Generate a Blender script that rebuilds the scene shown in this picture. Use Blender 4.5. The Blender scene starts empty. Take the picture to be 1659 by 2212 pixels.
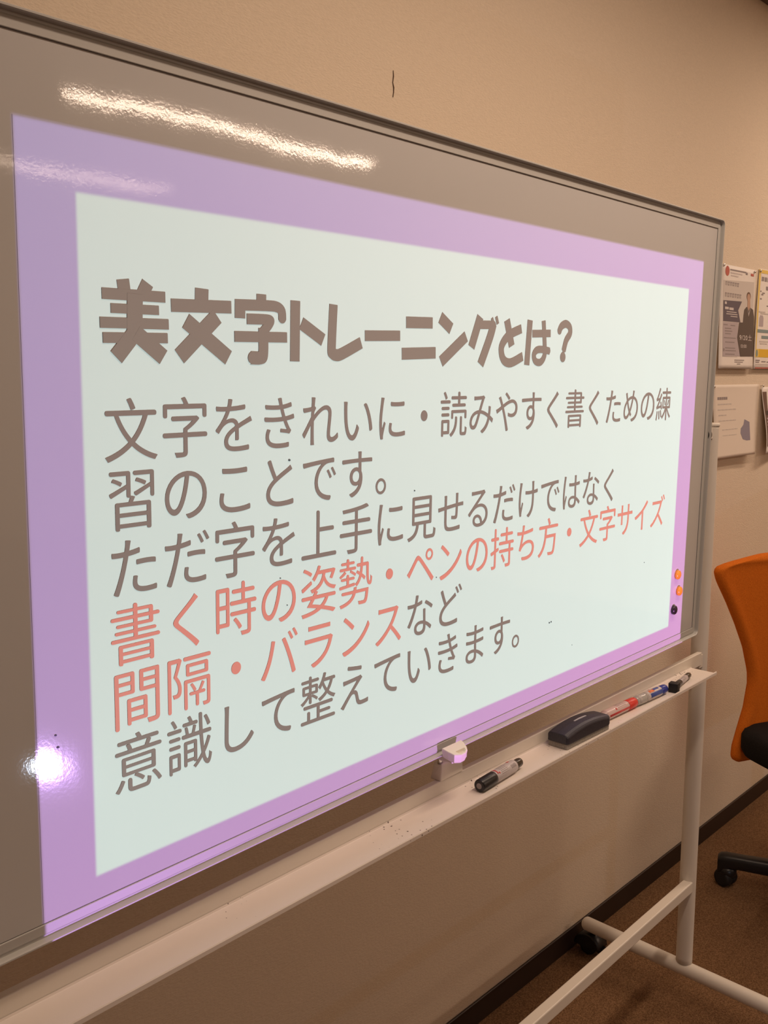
import bpy, bmesh, math, random
from mathutils import Vector, Matrix
S = bpy.context.scene
C = S.collection
PI = math.pi

# ------------------------------------------------------------------ camera
cam_d = bpy.data.cameras.new('camera')
cam = bpy.data.objects.new('camera', cam_d); C.objects.link(cam)
RT = Vector((0.6547, -0.7559, 0.0028)); FW = Vector((0.7488, 0.6479, -0.1396)).normalized()
RT = (RT - FW * RT.dot(FW)).normalized(); UP = RT.cross(FW)
M = Matrix((RT, UP, -FW)).transposed().to_4x4(); M.translation = Vector((-2.1025, -0.8840, 0.5844))
cam.matrix_world = M
cam_d.sensor_fit = 'VERTICAL'; cam_d.sensor_height = 24.0
cam_d.lens = 24.0 * 2117.4 / 2212.0
cam_d.clip_start = 0.02
S.camera = cam

# ------------------------------------------------------------------ world, lamps, exposure
S.view_settings.view_transform = 'Standard'; S.view_settings.look = 'None'
S.view_settings.gamma = 1.0; S.view_settings.use_curve_mapping = False
S.view_settings.exposure = 0.0
WORLD_STRENGTH = 0.0
w = bpy.data.worlds.new('world'); S.world = w; w.use_nodes = True
w.node_tree.nodes['Background'].inputs[0].default_value = (1.0, 0.72, 0.5, 1)
w.node_tree.nodes['Background'].inputs[1].default_value = WORLD_STRENGTH
S.cycles.max_bounces = 10; S.cycles.diffuse_bounces = 5; S.cycles.glossy_bounces = 4
S.cycles.sample_clamp_indirect = 6.0
S.cycles.use_denoising = True

LAMP_COL = (1.0, 0.74, 0.56)
LAMP_Z = 1.715
# x centre, y, watts
LAMPS = [(1.44, -3.25, 31), (1.36, -5.16, 14), (2.15, -0.48, 22), (-0.50, -0.68, 22.5),  # last on this line: unseen lamp added to brighten the upper wall
         (-3.0, -3.25, 3)]
def area_lamp(x, y, watts):
    d = bpy.data.lights.new('tube_and_fill_lamp', 'AREA'); d.shape = 'RECTANGLE'
    d.size = 2.0; d.size_y = 0.11; d.energy = watts; d.color = LAMP_COL
    o = bpy.data.objects.new('tube_and_fill_lamp', d); C.objects.link(o)
    o.location = (x, y, LAMP_Z); o.rotation_euler = (0, 0, -0.03)
for a in LAMPS: area_lamp(*a)

TILT = math.radians(1.0)                       # the board leans forward by one degree
RB = Matrix.Rotation(TILT, 3, 'X')
# slide rectangle on the board (board coordinates, metres)
SL, SR, ST, SB = -1.6175, -0.0800, 0.8183, -0.0150
PL, PR, PT, PB = -1.5547, -0.1446, 0.7584, 0.0469
LX, LY, LZ = -0.872, -1.330, -0.440            # projector lens in board coordinates
PROJECTOR_W = 69.5
def projector():
    d = bpy.data.lights.new('projector_lens', 'SPOT'); d.spot_size = math.radians(125); d.spot_blend = 0.0
    d.shadow_soft_size = 0.0012; d.energy = PROJECTOR_W
    o = bpy.data.objects.new('projector_lens', d); C.objects.link(o)
    o.location = RB @ Vector((LX, LY, LZ)); o.rotation_euler = (PI / 2 + TILT, 0, 0)
    d.use_nodes = True; nt = d.node_tree; N = nt.nodes; L = nt.links
    em = [n for n in N if n.type == 'EMISSION'][0]
    tc = N.new('ShaderNodeTexCoord'); sp = N.new('ShaderNodeSeparateXYZ'); L.new(tc.outputs['Normal'], sp.inputs[0])
    def math_(op, a, b=None, c=None):
        n = N.new('ShaderNodeMath'); n.operation = op
        for i, v in enumerate((a, b, c)):
            if v is None: continue
            if isinstance(v, (int, float)): n.inputs[i].default_value = v
            else: L.new(v, n.inputs[i])
        return n.outputs[0]
    dist = -LY
    nz = math_('MULTIPLY', sp.outputs[2], -1.0)
    tx = math_('DIVIDE', sp.outputs[0], nz); ty = math_('DIVIDE', sp.outputs[1], nz)
    hx = math_('MULTIPLY_ADD', tx, dist, LX); hz = math_('MULTIPLY_ADD', ty, dist, LZ)
    def step(v, edge, blur, up):
        n = N.new('ShaderNodeMapRange'); n.interpolation_type = 'SMOOTHSTEP'; L.new(v, n.inputs[0])
        n.inputs[1].default_value = edge - blur; n.inputs[2].default_value = edge + blur
        n.inputs[3].default_value = 0.0 if up else 1.0; n.inputs[4].default_value = 1.0 if up else 0.0
        return n.outputs[0]
    def rect(l, r, t, b, bl):
        a = math_('MULTIPLY', step(hx, l, bl, True), step(hx, r, bl, False))
        c = math_('MULTIPLY', step(hz, b, bl, True), step(hz, t, bl, False))
        return math_('MULTIPLY', a, c)
    outer = rect(SL, SR, ST, SB, 0.0022); inner = rect(PL, PR, PT, PB, 0.0022)
    # lavender at the left and top, pink at the lower right
    g = math_('ADD', math_('MULTIPLY', math_('SUBTRACT', hx, SL), 0.31), math_('MULTIPLY', math_('SUBTRACT', ST, hz), 0.60))
    ramp = N.new('ShaderNodeValToRGB'); L.new(g, ramp.inputs[0])
    ramp.color_ramp.elements[0].position = 0.0; ramp.color_ramp.elements[0].color = BORDER_A
    ramp.color_ramp.elements[1].position = 1.0; ramp.color_ramp.elements[1].color = BORDER_B
    mix = N.new('ShaderNodeMix'); mix.data_type = 'RGBA'; L.new(inner, mix.inputs[0])
    L.new(ramp.outputs[0], mix.inputs[6]); mix.inputs[7].default_value = PANEL_COL
    mul = N.new('ShaderNodeMix'); mul.data_type = 'RGBA'; mul.inputs[0].default_value = 1.0
    L.new(outer, mul.inputs[0]); mul.inputs[6].default_value = (0.008, 0.0095, 0.012, 1); L.new(mix.outputs[2], mul.inputs[7])
    L.new(mul.outputs[2], em.inputs['Color'])
    # a projector lens evens out the falloff of its beam
    r2 = math_('ADD', math_('MULTIPLY', tx, tx), math_('MULTIPLY', ty, ty))
    k = math_('POWER', math_('ADD', r2, 1.0), LENS_EVEN)
    # gradient added to the beam for the board's sheen: brighter right, dimmer upward
    ev = math_('ADD', math_('MULTIPLY_ADD', math_('SUBTRACT', hx, PL), 0.25, 1.0), math_('MULTIPLY', math_('SUBTRACT', hz, PB), -0.40))
    L.new(math_('MULTIPLY', k, ev), em.inputs['Strength'])
BORDER_A = (0.37, 0.32, 0.78, 1); BORDER_B = (0.70, 0.29, 0.77, 1); PANEL_COL = (0.77, 1.0, 0.985, 1)
LENS_EVEN = 1.75
projector()

# ------------------------------------------------------------------ materials
def mat(name, col, rough=0.5, metal=0.0, spec=0.5, coat=0.0, coat_rough=0.1, alpha=None, trans=0.0):
    m = bpy.data.materials.new(name); m.use_nodes = True
    b = m.node_tree.nodes['Principled BSDF']
    b.inputs['Base Color'].default_value = (*col, 1); b.inputs['Roughness'].default_value = rough
    b.inputs['Metallic'].default_value = metal; b.inputs['Specular IOR Level'].default_value = spec
    b.inputs['Coat Weight'].default_value = coat; b.inputs['Coat Roughness'].default_value = coat_rough
    b.inputs['Transmission Weight'].default_value = trans
    return m
def noise_mix(m, c1, c2, scale, detail=3, stretch=(1, 1, 1), lo=0.35, hi=0.65, bump=0.0, bump_dist=0.001, bscale=None):
    nt = m.node_tree; N = nt.nodes; L = nt.links; b = N['Principled BSDF']
    tc = N.new('ShaderNodeTexCoord'); mp = N.new('ShaderNodeMapping'); L.new(tc.outputs['Object'], mp.inputs[0])
    mp.inputs['Scale'].default_value = stretch
    n = N.new('ShaderNodeTexNoise'); n.inputs['Scale'].default_value = scale; n.inputs['Detail'].default_value = detail
    L.new(mp.outputs[0], n.inputs[0])
    r = N.new('ShaderNodeValToRGB'); L.new(n.outputs[0], r.inputs[0])
    r.color_ramp.elements[0].position = lo; r.color_ramp.elements[0].color = (*c1, 1)
    r.color_ramp.elements[1].position = hi; r.color_ramp.elements[1].color = (*c2, 1)
    L.new(r.outputs[0], b.inputs['Base Color'])
    if bump:
        n2 = N.new('ShaderNodeTexNoise'); n2.inputs['Scale'].default_value = bscale or scale; n2.inputs['Detail'].default_value = 4
        L.new(mp.outputs[0], n2.inputs[0])
        bp = N.new('ShaderNodeBump'); bp.inputs['Strength'].default_value = bump; bp.inputs['Distance'].default_value = bump_dist
        L.new(n2.outputs[0], bp.inputs['Height']); L.new(bp.outputs[0], b.inputs['Normal'])
    return m
M_wall = noise_mix(mat('wallpaper', (.80, .72, .60), 0.85, spec=0.2), (.755, .65, .515), (.795, .685, .545), 90, 4, (1, 1, 2.6), .3, .7, 0.55, 0.0016, 150)
M_ceil = mat('ceiling_paint', (.82, .80, .74), 0.9)
M_floor = noise_mix(mat('brown_carpet', (.2, .11, .06), 0.95, spec=0.1), (.11, .060, .029), (.285, .163, .085), 320, 5, (1, 1, 1), .33, .67, 0.8, 0.004, 420)
M_base = mat('dark_brown_vinyl', (.028, .016, .012), 0.45)
M_cornice = mat('brown_wood', (.10, .05, .03), 0.5)
def board_surface():
    m = mat('whiteboard_enamel', (.56, .56, .555), 0.5, spec=0.06, coat=0.9, coat_rough=0.046)
    nt = m.node_tree; N = nt.nodes; L = nt.links; b = N['Principled BSDF']
    tc = N.new('ShaderNodeTexCoord'); mp = N.new('ShaderNodeMapping'); L.new(tc.outputs['Object'], mp.inputs[0])
    mp.inputs['Scale'].default_value = (3.0, 1, 1.2)
    n = N.new('ShaderNodeTexNoise'); n.inputs['Scale'].default_value = 2.2; n.inputs['Detail'].default_value = 2; L.new(mp.outputs[0], n.inputs[0])
    n3 = N.new('ShaderNodeTexNoise'); n3.inputs['Scale'].default_value = 260; n3.inputs['Detail'].default_value = 3; L.new(tc.outputs['Object'], n3.inputs[0])
    bp = N.new('ShaderNodeBump'); bp.inputs['Strength'].default_value = 0.25; bp.inputs['Distance'].default_value = 0.006; L.new(n.outputs[0], bp.inputs['Height'])
    bp2 = N.new('ShaderNodeBump'); bp2.inputs['Strength'].default_value = 0.04; bp2.inputs['Distance'].default_value = 0.0006
    L.new(n3.outputs[0], bp2.inputs['Height']); L.new(bp.outputs[0], bp2.inputs['Normal'])
    L.new(bp2.outputs[0], b.inputs['Coat Normal']); L.new(bp2.outputs[0], b.inputs['Normal'])
    return m
M_board = board_surface()
def glossy_film(name, col):
    m = M_board.copy(); m.name = name
    m.node_tree.nodes['Principled BSDF'].inputs['Base Color'].default_value = (*col, 1); return m
M_slide = glossy_film('projected_white', (.56, .56, .555))
M_txt = glossy_film('painted_text_brown', (.205, .135, .123))  # lettering films: tone of the projected light is put into their colour
M_title = glossy_film('painted_title_brown', (.215, .147, .128))
M_red = glossy_film('painted_text_red', (.60, .180, .150))
M_frame = mat('frame_painted_aluminium', (.50, .50, .475), 0.38, spec=0.5)
M_stand = mat('stand_cream_paint', (.72, .68, .61), 0.42)
def tray_material():
    m = mat('tray_cream_paint', (.78, .72, .66), 0.4)
    nt = m.node_tree; N = nt.nodes; L = nt.links; b = N['Principled BSDF']
    tc = N.new('ShaderNodeTexCoord')
    v = N.new('ShaderNodeTexVoronoi'); v.inputs['Scale'].default_value = 120; L.new(tc.outputs['Object'], v.inputs['Vector'])
    n = N.new('ShaderNodeTexNoise'); n.inputs['Scale'].default_value = 9; n.inputs['Detail'].default_value = 2; L.new(tc.outputs['Object'], n.inputs[0])
    thr = N.new('ShaderNodeMapRange'); L.new(n.outputs[0], thr.inputs[0])
    thr.inputs[1].default_value = .42; thr.inputs[2].default_value = .75; thr.inputs[3].default_value = 0.0; thr.inputs[4].default_value = .24
    lt = N.new('ShaderNodeMath'); lt.operation = 'LESS_THAN'; L.new(v.outputs['Distance'], lt.inputs[0]); L.new(thr.outputs[0], lt.inputs[1])
    mx = N.new('ShaderNodeMix'); mx.data_type = 'RGBA'; L.new(lt.outputs[0], mx.inputs[0])
    mx.inputs[6].default_value = (.78, .72, .66, 1); mx.inputs[7].default_value = (.13, .10, .09, 1)
    L.new(mx.outputs[2], b.inputs['Base Color'])
    return m
M_tray = tray_material()
M_clip = mat('clip_ivory_plastic', (.80, .755, .66), 0.38)
M_pin = mat('steel_pin', (.8, .8, .8), 0.2, 1.0)
M_blackp = mat('black_plastic', (.012, .012, .013), 0.35)
M_gasket = mat('grey_rubber', (.12, .11, .10), 0.6)
M_blackr = mat('black_rubber', (.01, .009, .009), 0.6)
M_orangem = mat('orange_magnet', (.86, .36, .03), 0.3)
M_blackm = mat('black_magnet', (.02, .014, .016), 0.3)
M_navy = noise_mix(mat('eraser_navy', (.03, .03, .045), 0.5), (.026, .026, .04), (.036, .036, .052), 300)
M_felt = noise_mix(mat('eraser_grey_felt', (.3, .28, .25), 0.95, spec=.1), (.25, .235, .21), (.38, .355, .32), 500)
M_silver = mat('silver_print', (.55, .55, .58), 0.4)
M_label = mat('white_label', (.52, .475, .475), 0.35)
M_pinkl = mat('pale_pink_label', (.60, .45, .43), 0.3)
M_redcap = mat('red_cap', (.68, .045, .03), 0.35)
M_bluecap = mat('blue_cap', (.02, .04, .30), 0.3)
M_clear = mat('clear_grey_barrel', (.42, .41, .39), 0.15, spec=.6)
M_redp = mat('red_print', (.55, .05, .05), 0.5)
M_orgp = mat('orange_print', (.8, .2, .06), 0.5)
M_bluep = mat('blue_print', (.06, .10, .36), 0.5)
M_greyp = mat('grey_print', (.33, .29, .28), 0.6)
M_darkend = mat('dark_olive_plastic', (.05, .038, .025), 0.25)
M_paper = mat('white_paper', (.84, .79, .74), 0.6)
M_paper2 = mat('cream_paper', (.78, .70, .61), 0.7)
M_pgrey = mat('print_pale_grey', (.62, .57, .53), 0.6)
M_pnavy = mat('print_navy', (.115, .095, .125), 0.5)
M_plav = mat('print_lavender_grey', (.46, .40, .42), 0.6)
M_psuit = mat('print_dark_suit', (.10, .075, .065), 0.5)
M_pskin = mat('print_skin', (.52, .33, .24), 0.6)
M_phair = mat('print_hair', (.16, .09, .06), 0.6)
M_ptext = mat('print_grey_text', (.30, .26, .26), 0.6)
M_pltext = mat('print_light_text', (.66, .60, .58), 0.6)
M_pred = mat('print_red', (.52, .12, .09), 0.5)
M_pyel = mat('print_yellow', (.82, .60, .14), 0.5)
M_pgold = mat('print_gold', (.76, .47, .03), 0.5)
M_pteal = mat('print_teal', (.22, .30, .31), 0.5)
M_pblue = mat('print_slate_blue', (.28, .26, .33), 0.6)
M_pdark = mat('print_dark_photo', (.12, .065, .05), 0.4)
M_pblack = mat('print_black', (.02, .012, .012), 0.4)
M_chair = noise_mix(mat('orange_fabric', (.62, .15, .014), 0.9, spec=.1), (.56, .132, .012), (.70, .182, .018), 420, 3, (1, 1, 1), .35, .65, .4, .001)
M_seat = noise_mix(mat('black_fabric', (.012, .011, .011), 0.9, spec=.15), (.009, .008, .008), (.017, .016, .015), 500)
M_crack = mat('crack_dark_brown', (.09, .05, .03), 0.9)  # dark brown of the worn crack line
M_lampbody = mat('lamp_white_metal', (.8, .8, .78), 0.4)
M_ink = mat('dried_ink', (.05, .05, .06), 0.6)

# ------------------------------------------------------------------ helpers
def link(name, me, m, parent=None):
    o = bpy.data.objects.new(name, me); C.objects.link(o)
    if m is not None: me.materials.append(m)
    if parent is not None: set_parent(o, parent)
    return o
def set_parent(o, p):
    o.parent = p; o.matrix_parent_inverse = world_of(p).inverted()
def world_of(o):
    if o.parent is None: return o.matrix_basis.copy()
    return world_of(o.parent) @ o.matrix_parent_inverse @ o.matrix_basis
def thing(name, label, cat, loc, group=None):
    o = bpy.data.objects.new(name, None); C.objects.link(o); o.location = loc
    o.empty_display_size = 0.05
    return tag(o, label, cat, group)
def tag(o, label, cat, group=None):
    o['label'] = label; o['category'] = cat
    if group: o['group'] = group
    return o
class MB:
    def __init__(s): s.v = []; s.f = []; s.smooth = []
    def add(s, vs, fs, smooth=False):
        b = len(s.v); s.v += [tuple(v) for v in vs]
        for f in fs: s.f.append(tuple(i + b for i in f)); s.smooth.append(smooth)
        return s
    def box(s, x0, x1, y0, y1, z0, z1, M=None):
        vs = [Vector((x, y, z)) for z in (z0, z1) for y in (y0, y1) for x in (x0, x1)]
        if M: vs = [M(v) if callable(M) else M @ v for v in vs]
        return s.add(vs, [(0, 2, 3, 1), (4, 5, 7, 6), (0, 1, 5, 4), (2, 6, 7, 3), (0, 4, 6, 2), (1, 3, 7, 5)])
    def rings(s, rings, cap=True, smooth=True, closed=False):
        n = len(rings[0]); b = len(s.v)
        for r in rings: s.v += [tuple(v) for v in r]
        m = len(rings)
        for i in range(m if closed else m - 1):
            for k in range(n):
                a, c = b + i * n + k, b + i * n + (k + 1) % n
                d, e = b + ((i + 1) % m) * n + k, b + ((i + 1) % m) * n + (k + 1) % n
                s.f.append((a, c, e, d)); s.smooth.append(smooth)
        if cap and not closed:
            s.f.append(tuple(b + k for k in reversed(range(n)))); s.smooth.append(False)
            s.f.append(tuple(b + (m - 1) * n + k for k in range(n))); s.smooth.append(False)
        return s
    def lathe(s, prof, origin, axis, seg=28, cap=True):
        """prof: (distance along axis, radius)"""
        ax = Vector(axis).normalized(); u = ax.orthogonal().normalized(); w_ = ax.cross(u); o = Vector(origin)
        return s.rings([[o + ax * t + (u * math.cos(2 * PI * k / seg) + w_ * math.sin(2 * PI * k / seg)) * max(r, 1e-5) for k in range(seg)] for t, r in prof], cap)
    def tube(s, pts, r, seg=16, caps=True):
        pts = [Vector(p) for p in pts]; rs = r if isinstance(r, (list, tuple)) else [r] * len(pts); rings = []
        prev = None
        for i, p in enumerate(pts):
            t = (pts[min(i + 1, len(pts) - 1)] - pts[max(i - 1, 0)]).normalized()
            u = (prev - t * prev.dot(t)).normalized() if prev is not None else t.orthogonal().normalized(); prev = u
            w_ = t.cross(u)
            rings.append([p + (u * math.cos(2 * PI * k / seg) + w_ * math.sin(2 * PI * k / seg)) * rs[i] for k in range(seg)])
        return s.rings(rings, caps)
    def prism(s, poly, fn, d0, d1, smooth=False):
        """poly of 2-D points; fn(p, d) -> world point at depth d"""
        n = len(poly); b = len(s.v)
        for d in (d0, d1): s.v += [tuple(fn(p, d)) for p in poly]
        s.f.append(tuple(b + k for k in range(n))); s.smooth.append(False)
        s.f.append(tuple(b + n + k for k in reversed(range(n)))); s.smooth.append(False)
        for k in range(n):
            s.f.append((b + k, b + n + k, b + n + (k + 1) % n, b + (k + 1) % n)); s.smooth.append(smooth)
        return s
    def build(s, name, m, parent=None, bevel=0.0, seg=2, map=None):
        vs = [map(Vector(v)) for v in s.v] if map else s.v
        me = bpy.data.meshes.new(name); me.from_pydata([tuple(v) for v in vs], [], s.f)
        me.polygons.foreach_set('use_smooth', s.smooth)
        bm = bmesh.new(); bm.from_mesh(me); bmesh.ops.recalc_face_normals(bm, faces=bm.faces); bm.to_mesh(me); bm.free()
        me.validate(); me.update()
        o = link(name, me, m, parent)
        if bevel:
            md = o.modifiers.new('bevel', 'BEVEL'); md.width = bevel; md.segments = seg; md.limit_method = 'ANGLE'; md.angle_limit = math.radians(40)
            md.harden_normals = False
        return o
def structure(o):
    o['kind'] = 'structure'; return o
def rounded_rect(w_, h, r, n=6, cx=0, cy=0):
    pts = []
    for (sx, sy, a0) in ((1, 1, 0), (-1, 1, PI / 2), (-1, -1, PI), (1, -1, 1.5 * PI)):
        for k in range(n + 1):
            a = a0 + PI / 2 * k / n
            pts.append((cx + sx * (w_ / 2 - r) + r * math.cos(a), cy + sy * (h / 2 - r) + r * math.sin(a)))
    return pts

# ------------------------------------------------------------------ room
FLOOR, CEIL = -0.97, 1.78
W0 = Vector((-0.1687, 0.3666, FLOOR)); WD = Vector((0.99975, -0.02216, 0)); WN = Vector((-0.02216, -0.99975, 0))
def wall_pt(s, z, off=0.0):
    p = W0 + WD * s + WN * off; return Vector((p.x, p.y, z))
X0, X1, Y0 = -4.6, 3.6, -6.6
def wall_box(s0, s1, z0, z1, o0, o1):
    m = MB(); vs = [wall_pt(s, z, o) for z in (z0, z1) for o in (o0, o1) for s in (s0, s1)]
    return m.add(vs, [(0, 2, 3, 1), (4, 5, 7, 6), (0, 1, 5, 4), (2, 6, 7, 3), (0, 4, 6, 2), (1, 3, 7, 5)])
wall_back = structure(wall_box(-4.6, 3.9, FLOOR - .05, CEIL + .05, -0.12, 0.0).build('wall_back', M_wall))
structure(MB().box(X0, X1 + .2, Y0, 0.52, FLOOR - .1, FLOOR).build('floor', M_floor))
structure(MB().box(X0, X1 + .2, Y0, 0.52, CEIL, CEIL + .1).build('ceiling', M_ceil))
structure(MB().box(X0 - .1, X0, Y0, .52, FLOOR - .05, CEIL + .05).build('wall_left', M_wall))
structure(MB().box(X1, X1 + .1, Y0, .30, FLOOR - .05, CEIL + .05).build('wall_right', M_wall))
structure(MB().box(X0, X1 + .1, Y0 - .1, Y0, FLOOR - .05, CEIL + .05).build('wall_front', M_wall))
structure(wall_box(-4.4, 3.75, FLOOR, FLOOR + .06, 0.0, 0.007).build('baseboard_back', M_base, bevel=.002))
structure(wall_box(-4.4, 3.75, 1.723, CEIL, 0.0, 0.02).build('trim_1', M_cornice, bevel=.002))
# short crack in the wallpaper above the board, and its continuation at the top
def crack(pts):
    m = MB()
    for (a, b) in zip(pts[:-1], pts[1:]):
        wa, wb = a[2], b[2]
        q = [wall_pt(a[0] - wa, a[1], .0008), wall_pt(a[0] + wa, a[1], .0008), wall_pt(b[0] + wb, b[1], .0008), wall_pt(b[0] - wb, b[1], .0008)]
        q2 = [wall_pt(a[0] - wa, a[1], -.0005), wall_pt(a[0] + wa, a[1], -.0005), wall_pt(b[0] + wb, b[1], -.0005), wall_pt(b[0] - wb, b[1], -.0005)]
        m.add(q + q2, [(0, 1, 2, 3), (7, 6, 5, 4), (0, 4, 5, 1), (1, 5, 6, 2), (2, 6, 7, 3), (3, 7, 4, 0)])
    return m
c0 = -0.4545
crack([(c0, 1.150, .0006), (c0 + .0008, 1.140, .0012), (c0 - .0012, 1.128, .0009), (c0 + .0016, 1.120, .0015), (c0 + .0014, 1.112, .001), (c0 - .0004, 1.102, .0008)]).build('wallpaper_crack', M_crack, wall_back)
crack([(c0 - .003, 1.29, .0008), (c0 - .0035, 1.276, .0006)]).build('wallpaper_crack', M_crack, wall_back)
# the two ceiling lights whose reflections show in the board
for (x, y, wt), lb in zip(LAMPS[:2], ('white linear ceiling light mirrored as the long bright streak in the board', 'white linear ceiling light farther back, mirrored as the faint streak at left')):
    R_ = Matrix.Translation((x, y, 0)) @ Matrix.Rotation(-0.03, 4, 'Z')
    t = thing('ceiling_light', lb, 'lamp', (x, y, CEIL), 'linear ceiling lights')
    MB().box(-1.05, 1.05, -.085, .085, LAMP_Z + .012, CEIL, R_).build('housing', M_lampbody, t, bevel=.006)
    for sx in (-1, 1):
        MB().box(sx * 1.03 - .02, sx * 1.03 + .02, -.06, .06, LAMP_Z - .005, LAMP_Z + .02, R_).build('end_cap', M_lampbody, t)

# ------------------------------------------------------------------ mobile whiteboard
board = thing('mobile_whiteboard', 'large white magnetic whiteboard with grey frame on a cream wheeled stand', 'whiteboard', (-0.9, 0.03, FLOOR))
def tb(v): return RB @ Vector(v)                   # board coordinates -> world
def bp(x, z, y=0.0): return RB @ Vector((x, y, z))
XL, XR, ZT, ZB = -1.81, 0.0, 0.911, 0.0
MB().box(XL + .012, XR - .012, 0.0, 0.016, ZB + .012, ZT - .012).build('board_surface', M_board, board, map=tb)
def ring(name, prof, m, R=.013, n=6):
    """prof: closed list of (inset from outer edge, y)"""
    path = []
    for (cx, cz, a0) in ((XR, ZT, 0), (XL, ZT, PI / 2), (XL, ZB, PI), (XR, ZB, 1.5 * PI)):
        sx = -1 if cx == XR else 1; sz = -1 if cz == ZT else 1
        for k in range(n + 1):
            path.append((cx, cz, sx, sz, a0 + PI / 2 * k / n))
    rings = []
    for (cx, cz, sx, sz, a) in path:
        r = []
        for (ins, y) in prof:
            rr = max(R - ins, .0008); c_ = max(ins + rr, R)
            r.append((cx + sx * c_ + rr * math.cos(a), y, cz + sz * c_ + rr * math.sin(a)))
        rings.append(r)
    mb = MB(); mb.rings(rings, cap=False, smooth=False, closed=True)
    return mb.build(name, m, board, map=tb)
ring('frame', [(0.0, .018), (0.0, -.0065), (.0012, -.0085), (.0028, -.0085), (.0036, -.0065), (.0042, -.0005), (.0072, -.0005), (.0080, -.0014), (.0090, -.0018),
               (.0186, -.0018), (.0192, -.0014), (.0193, -.0004), (.0193, .018)], M_frame)
ring('frame_gasket', [(.0193, -.0006), (.0198, -.0006), (.0198, .012), (.0193, .012)], M_gasket)
MB().box(XL + .019, XR - .019, .0162, .0175, ZB + .019, ZT - .019).build('back_sheet', M_frame, board, map=tb)

def stand_z(x, z, k=-.0080): return z + k * (x + .8)
PX, PY = 0.0985, 0.0285
LXP = -1.81 - PX
def post(px):
    m = MB(); rings = []
    for z in [-.8650, -.85, -.6, -.3, 0, .3, .462, .468]:
        k = 1.0
        rings.append([(px + .0145 * math.cos(2 * PI * i / 32), PY + .0205 * math.sin(2 * PI * i / 32), z) for i in range(32)])
    p = m.rings(rings).build('post', M_stand, board)
    m = MB(); rings = []
    for z, a, b in [(.467, .0155, .0215), (.4685, .0165, .0225), (.473, .0165, .0225), (.4750, .0145, .0205)]:
        rings.append([(px + a * math.cos(2 * PI * i / 32), PY + b * math.sin(2 * PI * i / 32), z) for i in range(32)])
    m.rings(rings).build('post_cap', M_stand, p)
    return p
def foot(px, sgn):
    a = Vector((px + .0185 * sgn, .322, -.879)); b = Vector((px - .024 * sgn, -.33, -.879)); d = (b - a).normalized()
    m = MB(); pts, rs = [], []
    for t in (0, .002, .005, .010, .014): pts.append(a + d * t); rs.append(.0180 * math.sqrt(max(1 - (1 - t / .014) ** 2, .02)))
    L = (b - a).length
    for t in (.2, .4, L - .014, L - .010, L - .005, L - .002, L): pts.append(a + d * t); rs.append(.0180 if t <= L - .014 else .0180 * math.sqrt(max(1 - ((t - L + .014) / .014) ** 2, .02)))
    f = m.tube(pts, rs, 24).build('foot_tube', M_stand, board)
    for t, e in ((.028, 1), (L - .028, -1)):
        p = a + d * t
        h = MB().lathe([(0, .011), (.012, .011), (.014, .006), (.02, .006)], p + Vector((.012 * sgn, 0, -.012)), (0, 0, -1), 16)
        # hood: a half drum over the two wheels
        hood = []
        c = p + Vector((.022 * sgn, e * .014, -.0665)); ax = Vector((1, 0, 0)); R1 = .038
        for xx, r in ((-.025, R1 - .005), (-.023, R1), (.023, R1), (.025, R1 - .005)):
            hood.append([c + ax * xx + Vector((0, math.cos(q) * r, math.sin(q) * r)) for q in [PI * k / 12 for k in range(13)]])
        h.rings(hood)
        # brake lever sticking out
        h.box(-.012, .012, -.012, .012, -.003, .003, Matrix.Translation(c + Vector((0, -e * .038, -.004))) @ Matrix.Rotation(-e * .5, 4, 'X'))
        cst = h.build('caster', M_blackp, board)
        for xx in (-.017, .009):
            MB().lathe([(0, .018), (.001, .024), (.007, .024), (.008, .018)], c + Vector((xx, 0, -.0005)), (1, 0, 0), 24).build('wheel', M_blackr, cst)
    return f
for px, sg in ((PX, 1), (LXP, -1)):
    post(px); foot(px, sg)
    s = 1 if px == PX else -1
    x_side = XR - .004 if s == 1 else XL + .004
    y_c = tb((0, .010, .455)).y
    MB().lathe([(0, .0150), (.016, .0150), (.020, .011), (.024, .011)], (x_side, y_c, .4530), (s, 0, 0), 20).build('pivot_knob', M_blackp, board)
    MB().box(min(x_side + s * .02, px), max(x_side + s * .02, px), PY - .012, PY + .004, .440, .462).build('pivot_bracket', M_stand, board)
# lower stretcher (square tube)
def zt(k, x0): return lambda v: Vector((v.x, v.y, v.z + k * (v.x - x0)))
MB().box(LXP + .006, PX - .006, .012, .035, -.670, -.6425).build('stretcher', M_stand, board, bevel=.0025, map=zt(-.0150, .08))
# pen rail and tray
sl = zt(-.0080, -.8)
RXL, RXR = -1.885, .0760
prof = [(.012, -.0545), (.012, -.0790), (-.0445, -.0795), (-.0462, -.0762), (-.0472, -.0762), (-.0480, -.0780), (-.0475, -.0822), (-.040, -.0820), (.010, -.0815), (.0145, -.0815)]
m = MB(); m.box(RXL, RXR, .0125, .0235, -.0860, -.0545)
m.build('rail', M_stand, board, bevel=.0012, map=sl)
tray_prof = [(.0120, -.0760), (.0112, -.0786), (.0100, -.0790), (-.0440, -.0794), (-.0464, -.0752), (-.0476, -.0752), (-.0486, -.0768), (-.0486, -.0822), (-.0470, -.0826), (.0124, -.0818)]
m = MB(); m.rings([[(x, y, z) for (y, z) in tray_prof] for x in (RXL + .03, .0180)], smooth=False)
tray = m.build('pen_tray', M_tray, board, map=sl)
for px in (PX, LXP):
    s = -1 if px == PX else 1
    MB().box(min(px, px + s * .03), max(px, px + s * .03), .014, .024, -.092, -.062).build('rail_bracket', M_stand, board, map=sl)
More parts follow.
